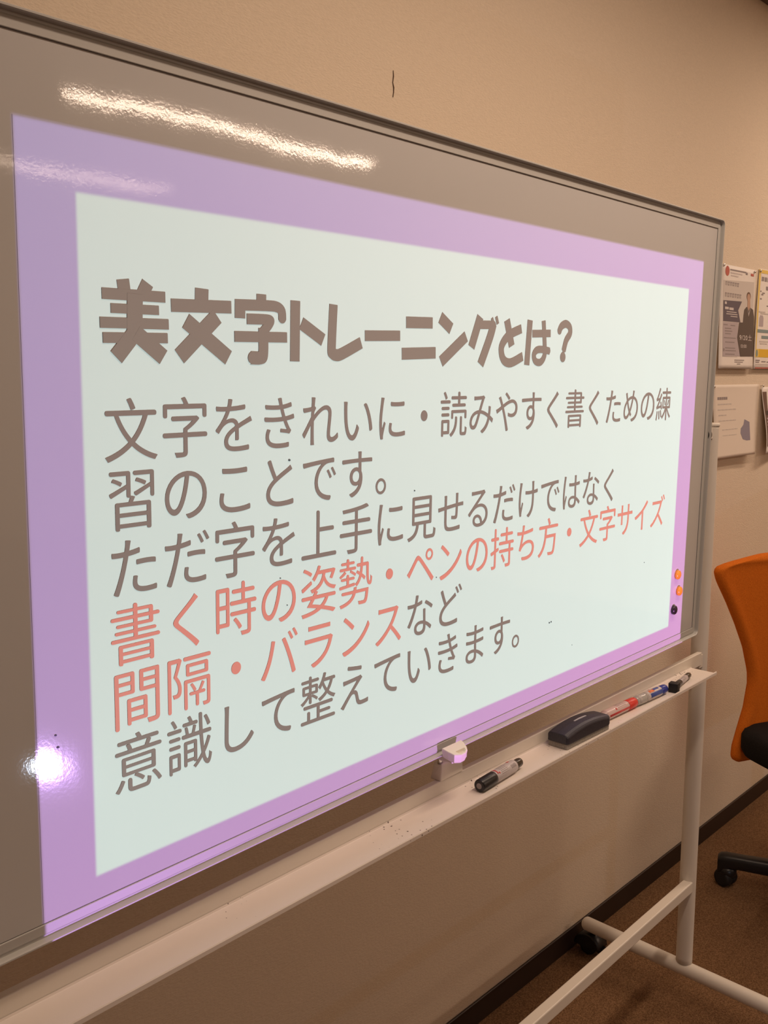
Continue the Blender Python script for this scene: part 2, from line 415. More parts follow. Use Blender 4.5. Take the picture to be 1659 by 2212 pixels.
# board latch standing on the rail
blk = MB(); x0, x1 = -.9262, -.8700
b_pts = [(x0 - .003, .0110, -.0545), (x1, .0110, -.0545), (x1, .032, -.0545), (x0 - .004, .032, -.0545),
         (x0, .0112, -.0262), (x1 - .002, .0112, -.0262), (x1 - .003, .028, -.0262), (x0 + .002, .028, -.0262)]
blk.add(b_pts, [(0, 3, 2, 1), (4, 5, 6, 7), (0, 1, 5, 4), (1, 2, 6, 5), (2, 3, 7, 6), (3, 0, 4, 7)])
base = blk.build('latch_base', M_clip, board, bevel=.002, map=sl)
# D-shaped thumb piece with a finger hollow
knob_poly = [(-0.9564, -0.011), (-0.9302, -0.011), (-0.9065, -0.011), (-0.9079, -0.0174), (-0.9136, -0.0268), (-0.9198, -0.0329), (-0.9295, -0.037), (-0.9399, -0.0373), (-0.9524, -0.032), (-0.9548, -0.0215)]
def knob():
    m = MB(); z1, z0 = .0145, -.0005
    cx, cy = -0.9405, -0.0213; hx, hy = -0.936, -0.0302
    def lerp(p, k): return (cx + (p[0] - cx) * k, cy + (p[1] - cy) * k)
    rings = [[(*lerp(p, .80), z0) for p in knob_poly], [(*lerp(p, .90), z0 + .002) for p in knob_poly], [(*lerp(p, .98), z1 - .004) for p in knob_poly], [(*p, z1 - .0012) for p in knob_poly], [(*lerp(p, .965), z1) for p in knob_poly]]
    def hol(p, k, z): return (hx + (p[0] - cx) * k, hy + (p[1] - cy) * k * .62, z)
    rings += [[hol(p, .47, z1 + .0002) for p in knob_poly], [hol(p, .42, z1 - .0015) for p in knob_poly], [hol(p, .34, z1 - .0035) for p in knob_poly], [hol(p, .15, z1 - .0045) for p in knob_poly]]
    rings = [[(p[0], p[1], p[2] + .29 * (p[1] + .0105)) for p in r] for r in rings]
    k_ = m.rings(rings, smooth=False).build('latch_knob', M_clip, board, map=sl)
    MB().box(-.9440, -.9050, -.0220, .0290, -.0120, -.0022).build('latch_arm', M_clip, board, bevel=.002, map=sl)
    return k_
kn = knob()
MB().lathe([(0, .0045), (.017, .0045)], sl(Vector((-.9235, .0175, -.0275))), (0, 0, 1), 16).build('latch_pin', M_pin, base)
# little dried ink specks on the board
for (x, z, r) in [(-1.2693, 0.479, 0.0014), (-1.0234, 0.4194, 0.001), (-0.6386, 0.1509, 0.0013), (-0.6325, 0.1514, 0.0013), (-0.2787, 0.2069, 0.0008), (-0.9676, 0.2843, 0.0008), (-1.2844, 0.3329, 0.0008), (-1.2726, 0.2965, 0.0007), (-1.5966, 0.2184, 0.001), (-1.5945, 0.2049, 0.0012), (-0.5553, 0.0928, 0.0006)]:
    MB().prism([(x + r * 1.3 * math.cos(a * PI / 4), z + r * math.sin(a * PI / 4)) for a in range(8)], lambda p, d: bp(p[0], p[1], d), -.0010, -.00040).build('ink_speck', M_ink, board)

# ------------------------------------------------------------------ projected slide
slide = thing('projected_slide', 'projected slide with lavender to pink border and brown Japanese lettering on the whiteboard', 'projected slide', tb((-.849, -.0004, .40)))
m = MB(); zb = ZB + .0200
o_ = [(SL, zb), (SR, zb), (SR, ST), (SL, ST)]; i_ = [(PL, PB), (PR, PB), (PR, PT), (PL, PT)]
vs = []
for y in (-.00035, -.00005):
    vs += [bp(x, z, y) for x, z in o_] + [bp(x, z, y) for x, z in i_]
fs = []
for k in range(4):
    j = (k + 1) % 4
    fs += [(k, j, 4 + j, 4 + k), (8 + k, 12 + k, 12 + j, 8 + j), (k, 8 + k, 8 + j, j), (4 + k, 4 + j, 12 + j, 12 + k)]
m.add(vs, fs).build('slide_border', M_slide, slide)
MB().box(PL, PR, -.00035, -.00005, PB, PT).build('slide_panel', M_slide, slide, map=tb)

def fill_polys(polys, name, m, parent, y0=-.0008, y1=-.00036, fn=None):
    """fills 2-D outlines (holes by even-odd) and maps them onto the board"""
    cu = bpy.data.curves.new('tmp', 'CURVE'); cu.dimensions = '2D'; cu.fill_mode = 'BOTH'; cu.extrude = .5
    for p in polys:
        sp = cu.splines.new('POLY'); sp.points.add(len(p) - 1); sp.use_cyclic_u = True
        for i, q in enumerate(p): sp.points[i].co = (q[0], q[1], 0, 1)
    ob = bpy.data.objects.new('tmp', cu); C.objects.link(ob)
    dg = bpy.context.evaluated_depsgraph_get()
    me = bpy.data.meshes.new_from_object(ob.evaluated_get(dg)); me.name = name
    bpy.data.objects.remove(ob); bpy.data.curves.remove(cu)
    fn = fn or (lambda x, z, y: bp(x, z, y))
    for v in me.vertices:
        v.co = fn(v.co.x, v.co.y, y0 if v.co.z > 0 else y1)
    bm = bmesh.new(); bm.from_mesh(me); bmesh.ops.recalc_face_normals(bm, faces=bm.faces); bm.to_mesh(me); bm.free()
    me.materials.clear()
    return link(name, me, m, parent)
def outlines(text, grow=0.0, rnd=.034):
    """glyph outlines of the built-in font, ink corners rounded off"""
    cu = bpy.data.curves.new('tmpt', 'FONT'); cu.body = text; cu.size = 1.0
    ob = bpy.data.objects.new('tmpt', cu); C.objects.link(ob)
    dg = bpy.context.evaluated_depsgraph_get()
    out = ob.to_curve(dg); polys = []
    for s in out.splines:
        bz = s.bezier_points; n = len(bz); p = []
        for i in range(n):
            a, b = bz[i], bz[(i + 1) % n]
            straight = (a.handle_right - a.co).length < 1e-5 and (b.handle_left - b.co).length < 1e-5
            d = (b.co - a.co)
            if not straight:
                c1 = (a.handle_right - a.co); c2 = (b.handle_left - b.co)
                straight = abs(c1.x * d.y - c1.y * d.x) < 1e-5 and abs(c2.x * d.y - c2.y * d.x) < 1e-5
            k = 1 if straight else 8
            for t in range(k):
                t /= k; u = 1 - t
                q = a.co * u ** 3 + a.handle_right * 3 * u * u * t + b.handle_left * 3 * u * t * t + b.co * t ** 3
                p.append((q.x, q.y))
        p2 = []
        for q in p:
            if not p2 or math.hypot(q[0] - p2[-1][0], q[1] - p2[-1][1]) > 1e-4: p2.append(q)
        if len(p2) > 2: polys.append(p2)
    ob.to_curve_clear(); bpy.data.objects.remove(ob); bpy.data.curves.remove(cu)
    def area(p): return sum(p[i][0] * p[(i + 1) % len(p)][1] - p[(i + 1) % len(p)][0] * p[i][1] for i in range(len(p))) / 2
    sgn = 1 if sum(area(p) for p in polys) > 0 else -1
    res = []
    for p in polys:
        n = len(p); q = []
        for i in range(n):
            a, b, c = p[i - 1], p[i], p[(i + 1) % n]
            d1 = (b[0] - a[0], b[1] - a[1]); d2 = (c[0] - b[0], c[1] - b[1]); l1 = math.hypot(*d1); l2 = math.hypot(*d2)
            ang = math.atan2(d1[0] * d2[1] - d1[1] * d2[0], d1[0] * d2[0] + d1[1] * d2[1]) * sgn
            if ang > .6:
                r1 = min(rnd, l1 * .49); r2 = min(rnd, l2 * .49)
                s_ = (b[0] - d1[0] / l1 * r1, b[1] - d1[1] / l1 * r1); e_ = (b[0] + d2[0] / l2 * r2, b[1] + d2[1] / l2 * r2)
                for t in (0, .25, .5, .75, 1):
                    q.append(((1 - t) ** 2 * s_[0] + 2 * t * (1 - t) * b[0] + t * t * e_[0], (1 - t) ** 2 * s_[1] + 2 * t * (1 - t) * b[1] + t * t * e_[1]))
            else: q.append(b)
        res.append(q)
    return res
EM, XS = .0703, -1.4973
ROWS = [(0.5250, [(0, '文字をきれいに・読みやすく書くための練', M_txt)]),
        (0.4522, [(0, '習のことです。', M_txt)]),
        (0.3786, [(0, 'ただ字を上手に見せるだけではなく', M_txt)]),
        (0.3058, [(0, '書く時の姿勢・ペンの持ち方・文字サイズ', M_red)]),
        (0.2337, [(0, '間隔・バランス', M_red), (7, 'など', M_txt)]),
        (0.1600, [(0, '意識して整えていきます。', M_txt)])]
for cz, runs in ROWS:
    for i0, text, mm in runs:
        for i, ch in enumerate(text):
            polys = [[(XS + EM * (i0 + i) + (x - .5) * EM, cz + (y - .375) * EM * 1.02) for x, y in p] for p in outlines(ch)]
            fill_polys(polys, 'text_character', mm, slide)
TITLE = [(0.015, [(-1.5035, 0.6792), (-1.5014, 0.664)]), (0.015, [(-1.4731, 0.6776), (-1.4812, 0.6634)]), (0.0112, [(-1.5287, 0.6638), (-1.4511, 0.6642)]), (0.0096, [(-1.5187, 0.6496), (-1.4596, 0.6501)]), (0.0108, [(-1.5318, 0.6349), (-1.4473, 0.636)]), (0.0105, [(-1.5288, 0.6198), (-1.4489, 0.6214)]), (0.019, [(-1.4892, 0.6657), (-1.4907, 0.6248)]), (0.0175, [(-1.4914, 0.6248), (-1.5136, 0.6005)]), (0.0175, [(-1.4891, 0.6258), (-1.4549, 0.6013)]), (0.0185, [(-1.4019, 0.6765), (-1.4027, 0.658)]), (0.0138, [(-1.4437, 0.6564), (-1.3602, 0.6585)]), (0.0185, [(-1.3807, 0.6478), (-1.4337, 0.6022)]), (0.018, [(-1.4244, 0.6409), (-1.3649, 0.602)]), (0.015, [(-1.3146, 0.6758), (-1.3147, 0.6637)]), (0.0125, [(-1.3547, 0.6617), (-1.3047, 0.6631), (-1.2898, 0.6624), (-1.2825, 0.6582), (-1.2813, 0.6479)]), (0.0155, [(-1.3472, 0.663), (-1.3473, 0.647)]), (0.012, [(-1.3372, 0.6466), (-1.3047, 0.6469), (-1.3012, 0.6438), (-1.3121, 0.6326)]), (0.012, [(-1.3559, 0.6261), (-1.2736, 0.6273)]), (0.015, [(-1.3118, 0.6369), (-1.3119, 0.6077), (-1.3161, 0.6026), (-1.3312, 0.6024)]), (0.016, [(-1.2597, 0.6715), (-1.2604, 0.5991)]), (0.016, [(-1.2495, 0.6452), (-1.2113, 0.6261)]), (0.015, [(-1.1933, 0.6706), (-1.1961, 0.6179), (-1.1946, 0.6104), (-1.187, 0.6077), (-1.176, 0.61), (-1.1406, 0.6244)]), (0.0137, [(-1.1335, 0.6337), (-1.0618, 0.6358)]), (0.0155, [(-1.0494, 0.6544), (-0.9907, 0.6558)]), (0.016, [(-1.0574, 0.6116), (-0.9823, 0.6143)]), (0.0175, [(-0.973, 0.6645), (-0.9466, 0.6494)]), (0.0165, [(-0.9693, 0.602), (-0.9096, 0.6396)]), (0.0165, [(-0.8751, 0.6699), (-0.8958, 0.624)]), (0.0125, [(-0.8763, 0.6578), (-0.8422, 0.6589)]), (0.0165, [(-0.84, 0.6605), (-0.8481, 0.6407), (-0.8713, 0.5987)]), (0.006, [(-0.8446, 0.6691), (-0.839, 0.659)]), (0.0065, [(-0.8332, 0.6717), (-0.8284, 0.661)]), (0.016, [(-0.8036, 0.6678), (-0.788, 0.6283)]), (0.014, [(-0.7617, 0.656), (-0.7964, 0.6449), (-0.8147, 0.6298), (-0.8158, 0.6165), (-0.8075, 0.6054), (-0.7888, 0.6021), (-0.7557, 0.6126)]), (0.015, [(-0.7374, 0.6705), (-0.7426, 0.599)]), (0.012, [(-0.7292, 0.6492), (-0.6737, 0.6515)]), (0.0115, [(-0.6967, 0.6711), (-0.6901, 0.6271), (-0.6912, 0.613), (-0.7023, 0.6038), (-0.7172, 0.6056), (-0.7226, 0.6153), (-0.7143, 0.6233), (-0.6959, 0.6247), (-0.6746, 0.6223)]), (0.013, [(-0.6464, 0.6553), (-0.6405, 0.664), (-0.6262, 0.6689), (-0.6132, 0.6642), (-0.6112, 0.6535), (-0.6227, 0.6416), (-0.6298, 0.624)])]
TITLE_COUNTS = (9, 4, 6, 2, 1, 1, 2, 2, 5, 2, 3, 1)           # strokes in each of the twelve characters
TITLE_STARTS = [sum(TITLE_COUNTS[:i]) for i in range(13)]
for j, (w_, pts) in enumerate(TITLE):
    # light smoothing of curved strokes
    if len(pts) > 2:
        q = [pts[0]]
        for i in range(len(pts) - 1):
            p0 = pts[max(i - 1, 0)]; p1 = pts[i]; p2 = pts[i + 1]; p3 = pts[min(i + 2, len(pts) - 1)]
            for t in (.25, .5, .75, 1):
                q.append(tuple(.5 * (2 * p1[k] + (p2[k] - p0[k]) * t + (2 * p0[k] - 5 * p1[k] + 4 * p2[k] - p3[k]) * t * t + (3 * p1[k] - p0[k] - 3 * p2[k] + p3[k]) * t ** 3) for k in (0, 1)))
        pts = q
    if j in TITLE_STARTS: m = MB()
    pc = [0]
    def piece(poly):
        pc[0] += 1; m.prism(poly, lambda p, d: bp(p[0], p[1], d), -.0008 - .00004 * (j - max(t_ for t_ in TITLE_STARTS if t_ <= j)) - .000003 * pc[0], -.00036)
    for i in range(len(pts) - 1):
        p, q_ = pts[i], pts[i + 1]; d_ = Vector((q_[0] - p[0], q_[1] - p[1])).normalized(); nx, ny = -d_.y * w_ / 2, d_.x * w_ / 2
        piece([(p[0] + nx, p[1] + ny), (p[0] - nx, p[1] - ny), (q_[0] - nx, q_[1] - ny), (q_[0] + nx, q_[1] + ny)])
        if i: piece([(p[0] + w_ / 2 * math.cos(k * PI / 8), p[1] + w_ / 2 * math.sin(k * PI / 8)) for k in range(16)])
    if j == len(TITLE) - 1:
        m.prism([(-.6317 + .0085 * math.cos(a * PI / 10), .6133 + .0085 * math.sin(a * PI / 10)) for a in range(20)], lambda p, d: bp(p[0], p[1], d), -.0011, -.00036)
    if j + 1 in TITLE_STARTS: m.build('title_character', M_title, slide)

# ------------------------------------------------------------------ magnets
def magnet(x, z, m_, label, grp=None):
    o = MB().lathe([(0, .0098), (.0035, .0102), (.005, .0100), (.0068, .0088), (.0080, .0066), (.0086, .0035), (.0088, .0005)], bp(x, z, -.0004), RB @ Vector((0, -1, 0)), 28).build('round_magnet', m_)
    return tag(o, label, 'magnet', grp)
magnet(-.1193, .1573, M_orangem, 'upper of the two orange round magnets on the pink border', 'whiteboard magnets')
magnet(-.1069, .1194, M_orangem, 'lower of the two orange round magnets, just above the black one', 'whiteboard magnets')
magnet(-.1270, .0807, M_blackm, 'black round magnet at the lower right of the whiteboard', 'whiteboard magnets')

# ------------------------------------------------------------------ things on the tray
def tz(x): return -.0791 - .0080 * (x + .8)         # height of the tray floor
def marker(label, a, b, parts, r_base=.0105, grp='markers on the pen tray'):
    """parts: name, material, profile [(t, radius)], extras under the same part"""
    a = Vector(a); b = Vector(b); ax = (b - a).normalized()
    t = thing('whiteboard_marker', label, 'marker', (a + b) / 2, grp)
    made = {}
    for nm, mm, prof, par in parts:
        pr_ = made.get(par, t)
        made[nm] = MB().lathe(prof, a, ax, 32).build(nm, mm, pr_)
    return t, a, ax, made
def wrap_print(name, m_, parent, a, ax, r, t0, t1, a0, a1, n=8):
    """a printed patch on a round barrel; angle 0 is up, positive towards the viewer"""
    u = Vector((0, 0, 1)); u = (u - ax * u.dot(ax)).normalized(); v = ax.cross(u)
    if v.y > 0: v = -v
    m = MB(); top = []; 
    for rr in (r + .00025, r - .0004):
        for k in range(n + 1):
            q = a0 + (a1 - a0) * k / n
            for t in (t0, t1): top.append(Vector(a) + ax * t + (u * math.cos(q) + v * math.sin(q)) * rr)
    h = 2 * (n + 1); fs = []
    for k in range(n):
        i = 2 * k; fs += [(i, i + 1, i + 3, i + 2), (h + i, h + i + 2, h + i + 3, h + i + 1), (i, i + 2, h + i + 2, h + i), (i + 1, h + i + 1, h + i + 3, i + 3)]
    fs += [(0, h, h + 1, 1), (2 * n, 2 * n + 1, h + 2 * n + 1, h + 2 * n)]
    return m.add(top, fs, True).build(name, m_, parent)
# black marker
zA = tz(-.87) + .0108; zB = tz(-.746) + .0108
t, a, ax, P = marker('black-capped whiteboard marker lying alone in front of the latch', (-.8755, -.0250, zA), (-.7440, -.0175, zB), [
    ('cap', M_blackp, [(0, .0086), (.001, .0098), (.003, .0105), (.036, .0108), (.042, .0108), (.0425, .0104)], None),
    ('barrel', M_label, [(.042, .0102), (.0425, .0106), (.104, .0106), (.107, .0102), (.108, .0096)], None),
    ('tail', M_darkend, [(.1075, .0078), (.108, .0080), (.125, .0078), (.1285, .0072), (.1295, .0060)], None)])
MB().lathe([(-.0003, .0001), (-.0003, .0048), (.0004, .0048)], a, ax, 20).build('cap_emblem', M_greyp, P['cap'])
wrap_print('red_print', M_redp, P['barrel'], a, ax, .0106, .0455, .0485, -.9, .75)
wrap_print('red_square', M_redp, P['barrel'], a, ax, .0106, .090, .0955, -.55, -.15)
wrap_print('red_square', M_redp, P['barrel'], a, ax, .0106, .050, .053, .55, .85)
for k in range(7): wrap_print('fine_print', M_greyp, P['barrel'], a, ax, .0106, .056 + .0005 * (k % 3), .078 - .002 * (k % 2), -.5 + k * .26, -.44 + k * .26, 2)
for k in range(6): wrap_print('fine_print', M_greyp, P['barrel'], a, ax, .0106, .0875 + .0025 * k, .0886 + .0025 * k, .55, 1.15, 4)
# red marker, its cap end pointing right
t, a, ax, P = marker('red-capped whiteboard marker lying between the eraser and the blue marker', (-.4550, -.0115, tz(-.455) + .0106), (-.3245, -.0165, tz(-.3245) + .0106), [
    ('barrel', M_pinkl, [(0, .0062), (.001, .0075), (.014, .0080), (.0150, .0100), (.018, .0104), (.094, .0104), (.0965, .0100), (.098, .0092)], None),
    ('cap', M_redcap, [(.0975, .0100), (.0985, .0107), (.128, .0103), (.1300, .0096), (.1308, .0080)], None)])
wrap_print('red_dot', M_redp, P['barrel'], a, ax, .0104, .046, .050, .55, .95)
wrap_print('barrel_stripe', M_redp, P['barrel'], a, ax, .0104, .02, .096, 1.35, 1.75)
wrap_print('cap_rim', M_label, P['barrel'], a, ax, .0102, .0935, .0965, -1.6, 1.8)
for k in range(5): wrap_print('fine_print', M_greyp, P['barrel'], a, ax, .0104, .056, .086, -.6 + k * .3, -.54 + k * .3, 2)
# blue marker
t, a, ax, P = marker('blue-tailed clear whiteboard marker between the red marker and the little black one', (-.3220, -.0165, tz(-.322) + .0106), (-.1985, -.0235, tz(-.2) + .0106), [
    ('clear_cap', M_clear, [(0, .0070), (.001, .0088), (.004, .0098), (.036, .0105), (.042, .0105), (.0425, .0098)], None),
    ('barrel', M_label, [(.042, .0100), (.043, .0104), (.096, .0104), (.0985, .0101), (.0990, .0095)], None),
    ('tail', M_bluecap, [(.0985, .0094), (.099, .0098), (.120, .0093), (.1235, .0086), (.1245, .0068)], None)])
wrap_print('cap_ring', M_greyp, P['clear_cap'], a, ax, .0098, .006, .009, -1.6, 1.8)
wrap_print('cap_ring', M_label, P['clear_cap'], a, ax, .0101, .012, .015, -1.6, 1.8)
wrap_print('cap_ring', M_greyp, P['clear_cap'], a, ax, .0104, .034, .037, -1.6, 1.8)
wrap_print('orange_patch', M_orgp, P['barrel'], a, ax, .0104, .050, .070, .1, .65)
wrap_print('blue_patch', M_bluep, P['barrel'], a, ax, .0104, .068, .090, -.05, .45)
wrap_print('blue_patch', M_bluep, P['barrel'], a, ax, .0104, .050, .098, .85, 1.7)
wrap_print('red_dot', M_redp, P['barrel'], a, ax, .0104, .060, .064, -.5, -.2)
# small black marker with an eraser block on its cap
zc = tz(-.18)
t = thing('whiteboard_marker', 'small black marker with a square eraser on its cap, rightmost on the tray', 'marker', (-.12, -.028, zc), 'markers on the pen tray')
a = Vector((-.172, -.0335, zc + .0098)); b = Vector((-.058, -.0165, tz(-.058) + .0075)); ax = (b - a).normalized()
Q = Matrix.Translation(a) @ Matrix.Rotation(math.atan2(ax.y, ax.x), 4, 'Z')
eb = MB().box(-.013, .006, -.0100, .0100, -.0098, .0105, Q).build('eraser_block', M_blackr, t, bevel=.0018)
MB().lathe([(.004, .0078), (.020, .0070), (.040, .0066), (.042, .0060)], a, ax, 24).build('cap', M_blackp, t)
bl = MB().lathe([(.0415, .0060), (.042, .0064), (.086, .0064), (.0865, .0060)], a, ax, 24).build('barrel', M_label, t)
MB().lathe([(.0862, .0062), (.087, .0066), (.108, .0064), (.112, .0055), (.113, .0040)], a, ax, 24).build('tail', M_darkend, t)
for k in range(3): wrap_print('fine_print', M_greyp, bl, a, ax, .0064, .046, .070, .1 + k * .35, .25 + k * .35, 2)
# board eraser
er = thing('board_eraser', 'dark navy board eraser with grey felt pad and silver lettering on the tray', 'eraser', (-.548, -.019, tz(-.548)))
Q = Matrix.Translation((-.5475, -.0190, tz(-.5475))) @ Matrix.Rotation(math.atan(.008), 4, 'Y') @ Matrix.Rotation(-.025, 4, 'Z')
MB().prism(rounded_rect(.149, .0405, .003, 3), lambda p, d: Q @ Vector((p[0], p[1], d)), .0002, .0098).build('felt_pad', M_felt, er, bevel=.001)
m = MB(); rings = []
for k in range(25):
    x = -.0765 + .153 * k / 24; u = x / .0765
    h = .0275 + .0085 * (1 - u * u); e = .0 if abs(u) < .97 else .0022
    hw = .0218
    rings.append([Q @ Vector((x, yy, zz)) for yy, zz in ((-hw + e, .0094 + e * .4), (hw - e, .0094 + e * .4), (hw - e, h - .006), (hw - .0030, h - .0024), (hw - .0075, h - .0004), (0, h), (-hw + .0075, h - .0004), (-hw + .0030, h - .0024), (-hw + e, h - .006))])
body = m.rings(rings, smooth=False).build('eraser_body', M_navy, er)
body.modifiers.new('bevel', 'BEVEL').width = .0012
# silver lettering on a shallow leaf-shaped emblem
def etop(x, y, d): 
    u = x / .0765; return Q @ Vector((x, y, .0275 + .0085 * (1 - u * u) + d))
m = MB()
rnd = random.Random(4)
xx = -.020
while xx < .021:
    wd_ = rnd.choice((.0020, .0024, .0028)); hh = .0022 * (1 - .35 * abs(xx) / .022)
    m.prism([(xx, -hh), (xx + wd_, -hh), (xx + wd_, hh), (xx, hh)], lambda p, d: etop(p[0], p[1] , d), .0005, -.0006); xx += wd_ + .0007
m.build('silver_lettering', M_silver, body)

# ------------------------------------------------------------------ papers on the wall
def lift1(z): return .0025 + .014 * max(0, (.93 - z) / .33) ** 1.6
def sheet(name, m_, s0, s1, z0, z1, lift, parent=None, ns=8, nz=24, bow=0.0, t=.0006, edge=None):
    mb = MB(); g = []
    for d in (0, -t):
        for j in range(nz + 1):
            for i in range(ns + 1):
                u = i / ns; v = j / nz; z = z0 + (z1 - z0) * v
                sa, sb = (s0, s1) if edge is None else edge(v)
                g.append(wall_pt(sa + (sb - sa) * u, z, lift(u, v) + d + bow * math.sin(PI * u)))
    n = (ns + 1) * (nz + 1); fs = []
    for j in range(nz):
        for i in range(ns):
            k = j * (ns + 1) + i
            fs += [(k, k + 1, k + ns + 2, k + ns + 1), (n + k, n + k + ns + 1, n + k + ns + 2, n + k + 1)]
    for i in range(ns):
        fs += [(i, n + i, n + i + 1, i + 1)]; k = nz * (ns + 1) + i; fs += [(k, k + 1, n + k + 1, n + k)]
    for j in range(nz):
        k = j * (ns + 1); fs += [(k, k + ns + 1, n + k + ns + 1, n + k)]; k += ns; fs += [(k, n + k, n + k + ns + 1, k + ns + 1)]
    return mb.add(g, fs, True).build(name, m_, parent)
def decal(name, m_, parent, poly, lift, lvl=1):
    """printed area: a thin slab following the sheet; poly in (s, z)"""
    # split along z so that it follows the sheet's bend
    zs = [p[1] for p in poly]; s_ = [p[0] for p in poly]
    me = fill_polys([poly], name, m_, parent, 1.0, 0.0, lambda x, z, y: wall_pt(x, z, lift(x, z) + .0002 * lvl + .0003 * y))
    return me
def rect(s0, z0, s1, z1): return [(s0, z0), (s1, z0), (s1, z1), (s0, z1)]
def strips(poly_rect, n=6):
    s0, z0, s1, z1 = poly_rect; out = []
    pts = [(s0, z0 + (z1 - z0) * k / n) for k in range(n + 1)]; pts2 = [(s1, z1 - (z1 - z0) * k / n) for k in range(n + 1)]
    return pts + pts2
def dense(poly, step=.02):
    out = []
    for a, b in zip(poly, poly[1:] + poly[:1]):
        n = max(1, int(math.hypot(b[0] - a[0], b[1] - a[1]) / step))
        for k in range(n): out.append((a[0] + (b[0] - a[0]) * k / n, a[1] + (b[1] - a[1]) * k / n))
    return out
def ell(cx, cz, rx, rz, n=24): return [(cx + rx * math.cos(2 * PI * k / n), cz + rz * math.sin(2 * PI * k / n)) for k in range(n)]
def pin(s, z, off, label):
    p = wall_pt(s, z, 0.0)
    return tag(MB().lathe([(0, .0012), (off, .0012), (off + .0005, .0042), (off + .002, .0046), (off + .0034, .0036), (off + .004, .0015)], p, WN, 16).build('push_pin', M_pin), label, 'push pin', 'push pins holding the papers')
# flyer with a person in a dark suit
z0, z1 = .6035, .9195
fl = lambda x, z: lift1(z)
f1 = thing('flyer', 'white and navy flyer showing a person in a dark suit, pinned beside the board', 'flyer', wall_pt(1.17, z0, .01), 'papers on the wall')
sheet('sheet', M_paper, 1.040, 1.304, z0, z1, lambda u, v: lift1(z0 + (z1 - z0) * v), f1, edge=lambda v: (1.0300 + .020 * v, 1.2960 + .019 * v))
decal('grey_field', M_pgrey, f1, dense([(1.0648, .8721), (1.3009, .8812), (1.297, .80), (1.17, .64), (1.06, .64), (1.0630, .80)]), fl, 1)
decal('red_disc', M_pred, f1, ell(1.0908, .9010, .0150, .0150), fl, 2)
for k in range(3):
    decal('header_line', M_pltext if k else M_ptext, f1, dense(rect(1.112 + .004 * k, .9045 - .0085 * k, 1.205 - .03 * (k == 2) + .03 * (k == 0), .9085 - .0085 * k)), fl, 2)
decal('header_mark', M_ptext, f1, dense(rect(1.232, .8995, 1.2465, .9065)), fl, 2)
decal('header_mark', M_pred, f1, dense(rect(1.272, .8985, 1.296, .9060)), fl, 2)
rnd = random.Random(11)
for (sa, sb, za, zb_, n) in ((1.078, 1.184, .8575, .8695, 6), (1.076, 1.204, .8225, .8355, 7)):
    for k in range(n):
        s_a = sa + (sb - sa) * k / n
        # blurred headline characters: a box of strokes each
        w_ = (sb - sa) / n * .82
        polys = [rect(s_a, za, s_a + w_ * .25, zb_), rect(s_a + w_ * .25, zb_ - .003, s_a + w_, zb_), rect(s_a + w_ * .55, za, s_a + w_ * .78, zb_ - .003)]
        if k % 2: polys.append(rect(s_a + w_ * .25, za, s_a + w_ * .55, za + .003))
        fill_polys(polys, 'headline_character', M_ptext, f1, 1., 0., lambda x, z, y: wall_pt(x, z, fl(x, z) + .0004 + .0003 * y))
navy = decal('navy_panel', M_pnavy, f1, dense([(1.065, .8112), (1.2066, .8145), (1.1782, .7857), (1.1963, .7488), (1.0648, .7478)]), fl, 2)
decal('lavender_panel', M_plav, f1, dense([(1.0645, .7454), (1.1808, .7481), (1.1706, .6996), (1.1922, .6427), (1.0600, .6408)]), fl, 2)
for k, (a_, b_, zz) in enumerate(((1.076, 1.09, .8045), (1.078, 1.105, .789), (1.110, 1.142, .788), (1.09, 1.165, .778), (1.088, 1.172, .7715), (1.12, 1.172, .765))):
    decal('panel_line', M_pltext, f1, dense(rect(a_, zz - (.004 if k < 3 else .0012), b_, zz + (.0035 if k < 3 else .0012))), fl, 3)
for k, (a_, b_, zz) in enumerate(((1.068, 1.098, .738), (1.12, 1.155, .737), (1.078, 1.125, .727), (1.078, 1.132, .719), (1.08, 1.122, .711), (1.07, 1.16, .698), (1.08, 1.15, .685), (1.08, 1.155, .667), (1.08, 1.16, .659), (1.08, 1.15, .648))):
    decal('body_line', M_ptext, f1, dense(rect(a_, zz - .0016, b_, zz + .0016)), fl, 3)
decal('body_bullet', M_ptext, f1, ell(1.0695, .661, .0055, .0055), fl, 3)
suit = decal('suit_figure', M_psuit, f1, dense([(1.2626, .8013), (1.2958, .7933), (1.3035, .7714), (1.3020, .71), (1.2985, .6439), (1.1946, .6422), (1.1706, .6996), (1.1855, .7483), (1.2153, .7495), (1.2190, .770), (1.2253, .7899), (1.2420, .7990)]), fl, 3)
decal('neck', M_pskin, f1, [(1.2505, .8230), (1.2700, .8230), (1.2730, .8010), (1.2600, .7880), (1.2490, .8010)], fl, 4)
decal('shirt', M_label, f1, [(1.2480, .8010), (1.2600, .7790), (1.2760, .8000), (1.2600, .7700)], fl, 5)
decal('hair', M_phair, f1, ell(1.2585, .8335, .0160, .0135), fl, 4)
decal('face', M_pskin, f1, ell(1.2590, .8285, .0125, .0130), fl, 5)
def print_text(text, m_, parent, s0, z0_, size, lift, lvl, sx=1.0):
    adv = 0.0; polys = []
    for ch in text:
        if ch == ' ': adv += .3; continue
        o_l = outlines(ch, rnd=.0); mx = max(x for p in o_l for x, y in p)
        polys += [[(s0 + (adv + x) * size * sx, z0_ + y * size) for x, y in p] for p in o_l]; adv += mx + .08
    return fill_polys(polys, 'printed_text', m_, parent, 1., 0., lambda x, z, y: wall_pt(x, z, lift(x, z) + .0002 * lvl + .0003 * y))
print_text('9/20土', M_pltext, f1, 1.1875, .6945, .0215, fl, 4, 1.55)
print_text('13:00', M_pltext, f1, 1.195, .6700, .0150, fl, 4, 1.5)
